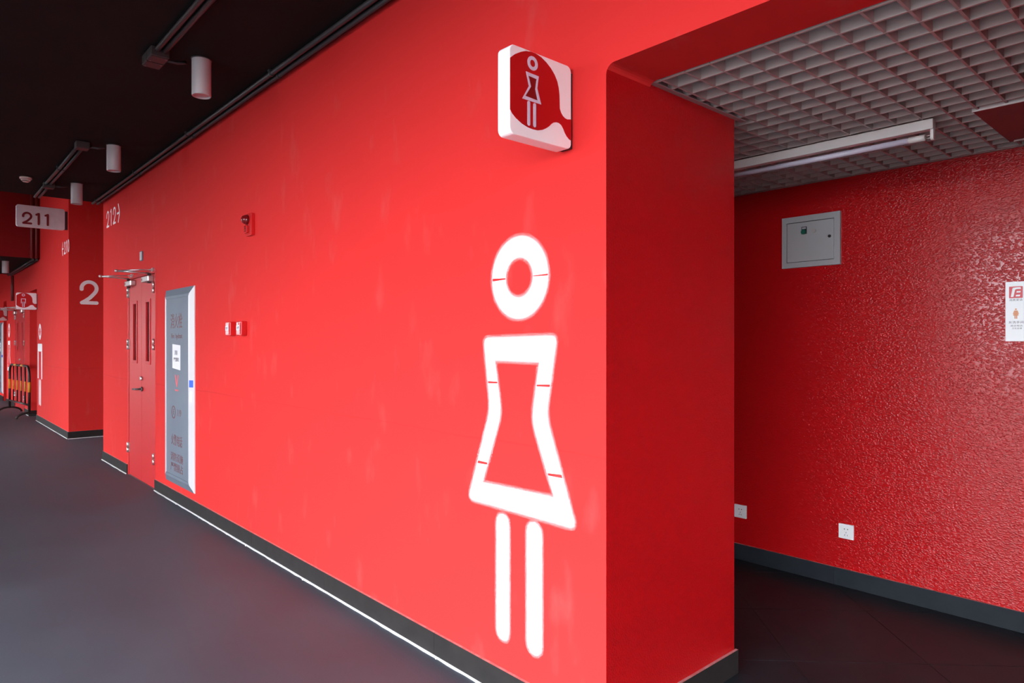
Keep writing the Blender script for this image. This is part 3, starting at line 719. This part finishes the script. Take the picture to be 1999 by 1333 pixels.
MB().box(XR,XR+0.022,2.08,2.75,-0.004,0.0).box(XR,XR+0.003,2.08,2.69,0,0.03).build('edge_angle', M['angle'], root)
MB().box(x0,x1,4.106,4.128,-0.003,0.0).build('edge_angle', M['angle'], root)
t = thing('access_panel', 'dull red square hatch set in the grille ceiling', 'hatch', ((PX0+PX1)/2, (PY0+PY1)/2, ZL))
hx, hy = (PX1-PX0)/2, (PY1-PY0)/2
MB().box(-hx,hx,-hy,hy,-0.002,0.012).build('hatch_board', M['access'], t)
MB().box(-hx,hx,-hy-0.006,-hy,-0.006,0.012).build('edge_strip', M['batten'], t)
MB().box(-hx+0.02,-hx+0.16,hy-0.03,hy-0.015,-0.010,-0.002).build('catch', M['angle'], t)
# fluorescent batten
t = thing('fluorescent_batten', 'unlit fluorescent tube on a white batten under the grille ceiling', 'light', (-1.56, 3.335, ZL))
MB().box(-0.61,0.61,-0.02,0.02,-0.045,-0.001).build('batten', M['batten'], t, bevel=0.002)
for s in (-1, 1): MB().prism(rrect(0,-0.066,0.026,0.05,0.010), 'X', s*0.61-(0.012 if s > 0 else 0), s*0.61+(0.012 if s < 0 else 0)).build('lamp_holder', M['batten'], t)
tb = MB().cyl((-0.56,0,-0.074),(0.56,0,-0.074),0.013,20).build('tube', M['tube'], t)
for s in (-1, 1):
    MB().cyl((s*0.51,0,-0.074),(s*0.575,0,-0.074),0.0138,20).build('end_cap', M['batten'], tb)
    for q in (-1, 1): MB().cyl((s*0.575,0,-0.074+q*0.006),(s*0.598,0,-0.074+q*0.006),0.002,6).build('pin', M['steel'], tb)

# ------------------------------------------------------------------ things on the lobby wall
LY = 4.13
t = thing('electrical_panel', 'grey electrical panel box high on the lobby wall', 'panel', (-1.84, LY, 1.908)); W, H = 0.355, 0.315; d = 0.018
mb = MB()
for (a,b,c,e) in ((-W/2,W/2,0,0.032),(-W/2,W/2,H-0.036,H),(-W/2,-W/2+0.030,0.032,H-0.036),(W/2-0.034,W/2,0.032,H-0.036)): mb.box(a,b,-d,0,c,e)
mb.build('frame', M['boxgrey'], t)
dr = MB().box(-W/2+0.033,W/2-0.037,-d+0.001,0,0.035,H-0.039).build('door', M['boxgrey'], t, bevel=0.002)
MB().box(-W/2+0.030,W/2-0.034,-0.006,0,0.032,H-0.036).build('gap_shadow', M['blk'], t)  # black filler painted in as the shade of the gap round the door
MB().box(-0.052,-0.020,-d-0.003,-d+0.001,0.202,0.247).build('button_plate', M['blk'], dr)
MB().box(-0.048,-0.024,-d-0.004,-d-0.003,0.233,0.243).build('name_tag', M['boxgrey'], dr)
MB().cyl((-0.036,-d-0.003,0.214),(-0.036,-d-0.016,0.214),0.0145,20).build('green_button', M['green'], dr)
MB().cyl((0.024,-d+0.001,0.216),(0.024,-d-0.006,0.216),0.012,20).build('indicator', M['indicator'], dr)
MB().cyl((0.117,-d+0.001,0.172),(0.117,-d-0.005,0.172),0.0085,16).build('lock', M['blk'], dr)
def socket(x, z, label):
    t = thing('wall_socket', label, 'socket', (x, LY, z), group='white sockets on the lobby wall'); s = 0.043
    MB().prism(rrect(0,0,2*s,2*s,0.004), 'Y', -0.009, 0).build('plate', M['socket'], t, bevel=0.002)
    for sx in (-1, 1): MB().cyl((sx*0.009,-0.0089,0.014),(sx*0.009,-0.0094,0.014),0.0032,10).build('pin_hole', M['blk'], t)
    for (a, b, r) in ((0,-0.006,0), (-0.007,-0.021,0.5), (0.007,-0.021,-0.5)):
        o = MB().box(-0.0014,0.0014,-0.0094,-0.0089,-0.0045,0.0045).build('slot', M['blk'], t); o.location = (a,0,b); o.rotation_euler = (0,r,0)
socket(-1.632, 0.331, 'white wall socket low on the lobby wall below the electrical panel')
socket(-2.308, 0.324, 'white wall socket half hidden behind the red reveal')
t = thing('restroom_notice', 'narrow white notice with red logo and orange woman at the right edge', 'notice', (-0.816, LY, 1.451)); nw = 0.086; nh = 0.298
MB().prism(rrect(0,nh/2,nw,nh,0.003), 'Y', -0.004, 0).build('plate', M['noticewhite'], t)
lg = MB().prism(rrect(0,0.245,0.056,0.058,0.002), 'Y', -0.0046, -0.004).build('logo', M['coral'], t)
mb = MB()
for p in ([(-0.021,0.222),(-0.010,0.222),(-0.003,0.258),(-0.014,0.262)], [(-0.012,0.268),(-0.016,0.258),(-0.004,0.258),(0.004,0.261),(0.021,0.261),(0.019,0.269),(0.0,0.269)], [(0.002,0.243),(0.004,0.250),(0.020,0.250),(0.018,0.243)], [(-0.001,0.224),(0.001,0.232),(0.018,0.232),(0.016,0.224)]): mb.prism(p, 'Y', -0.0052, -0.0046)
mb.build('logo_mark', M['noticewhite'], lg)
text_part('润奥爱洁', 0.0125, M['ink'], t, (0,-0.0042,0.206), 'lettering', width=0.054)
mb = MB().prism(circle(0,0.160,0.0042,n=14), 'Y', -0.0046, -0.004)
mb.prism([(-0.007,0.154),(0.007,0.154),(0.0125,0.136),(0.010,0.135),(0.007,0.145),(0.011,0.128),(-0.011,0.128),(-0.007,0.145),(-0.010,0.135),(-0.0125,0.136)], 'Y', -0.0046, -0.004)
mb.prism([(-0.006,0.128),(-0.001,0.128),(-0.001,0.113),(-0.006,0.113)], 'Y', -0.0046, -0.004).prism([(0.001,0.128),(0.006,0.128),(0.006,0.113),(0.001,0.113)], 'Y', -0.0046, -0.004)
mb.build('figure', M['orange'], t)
text_part('女洗手间', 0.0135, M['ink'], t, (0.001,-0.0042,0.094), 'lettering', width=0.062)
text_part('清洁电话', 0.009, M['ink'], t, (0.002,-0.0042,0.077), 'lettering', width=0.050); text_part('卫生监督', 0.008, M['ink'], t, (0.004,-0.0042,0.064), 'lettering', width=0.042)

# ------------------------------------------------------------------ crowd barrier
A = Vector((-17.0, 1.61)); B = Vector((-15.4, 1.752)); dv = B-A; L = dv.length
t = thing('crowd_barrier', 'black tubular crowd barrier with amber bands in front of the far doors', 'barrier', (A.x, A.y, 0), math.atan2(dv.y, dv.x))
H = 0.985; rr = 0.17
pts = [(0,0,0.10),(0,0,0.5),(0,0,H-rr)]+[(rr-rr*math.cos(a),0,H-rr+rr*math.sin(a)) for a in [PI/2*k/6 for k in range(1,7)]]
pts += [(L-x,0,z) for x,_,z in reversed(pts)]
MB().tube(pts, 0.022, 10).build('frame', M['barrier'], t)
MB().cyl((0,0,0.26),(L,0,0.26),0.018,10).build('bottom_rail', M['barrier'], t)
for x in (0.33, 0.65, 0.97, 1.29): MB().cyl((x,0,0.26),(x,0,H-0.005),0.012,8).build('bar', M['barrier'], t)
for x in (0, 0.33, 0.65, 0.97, 1.29, L): MB().cyl((x,0,0.50),(x,0,0.69),0.025 if x in (0,L) else 0.016,10).build('reflective_band', M['yellow'], t)
for x in (0.42, 0.97): MB().cyl((x,0,H),(x+0.2,0,H),0.0235,10).build('reflective_band', M['yellow'], t)
for x in (0, L):
    MB().tube([(x,0.20*math.cos(a),0.02+0.10*math.sin(a)) for a in [PI*k/12 for k in range(13)]], 0.020, 8).build('foot', M['barrier'], t)
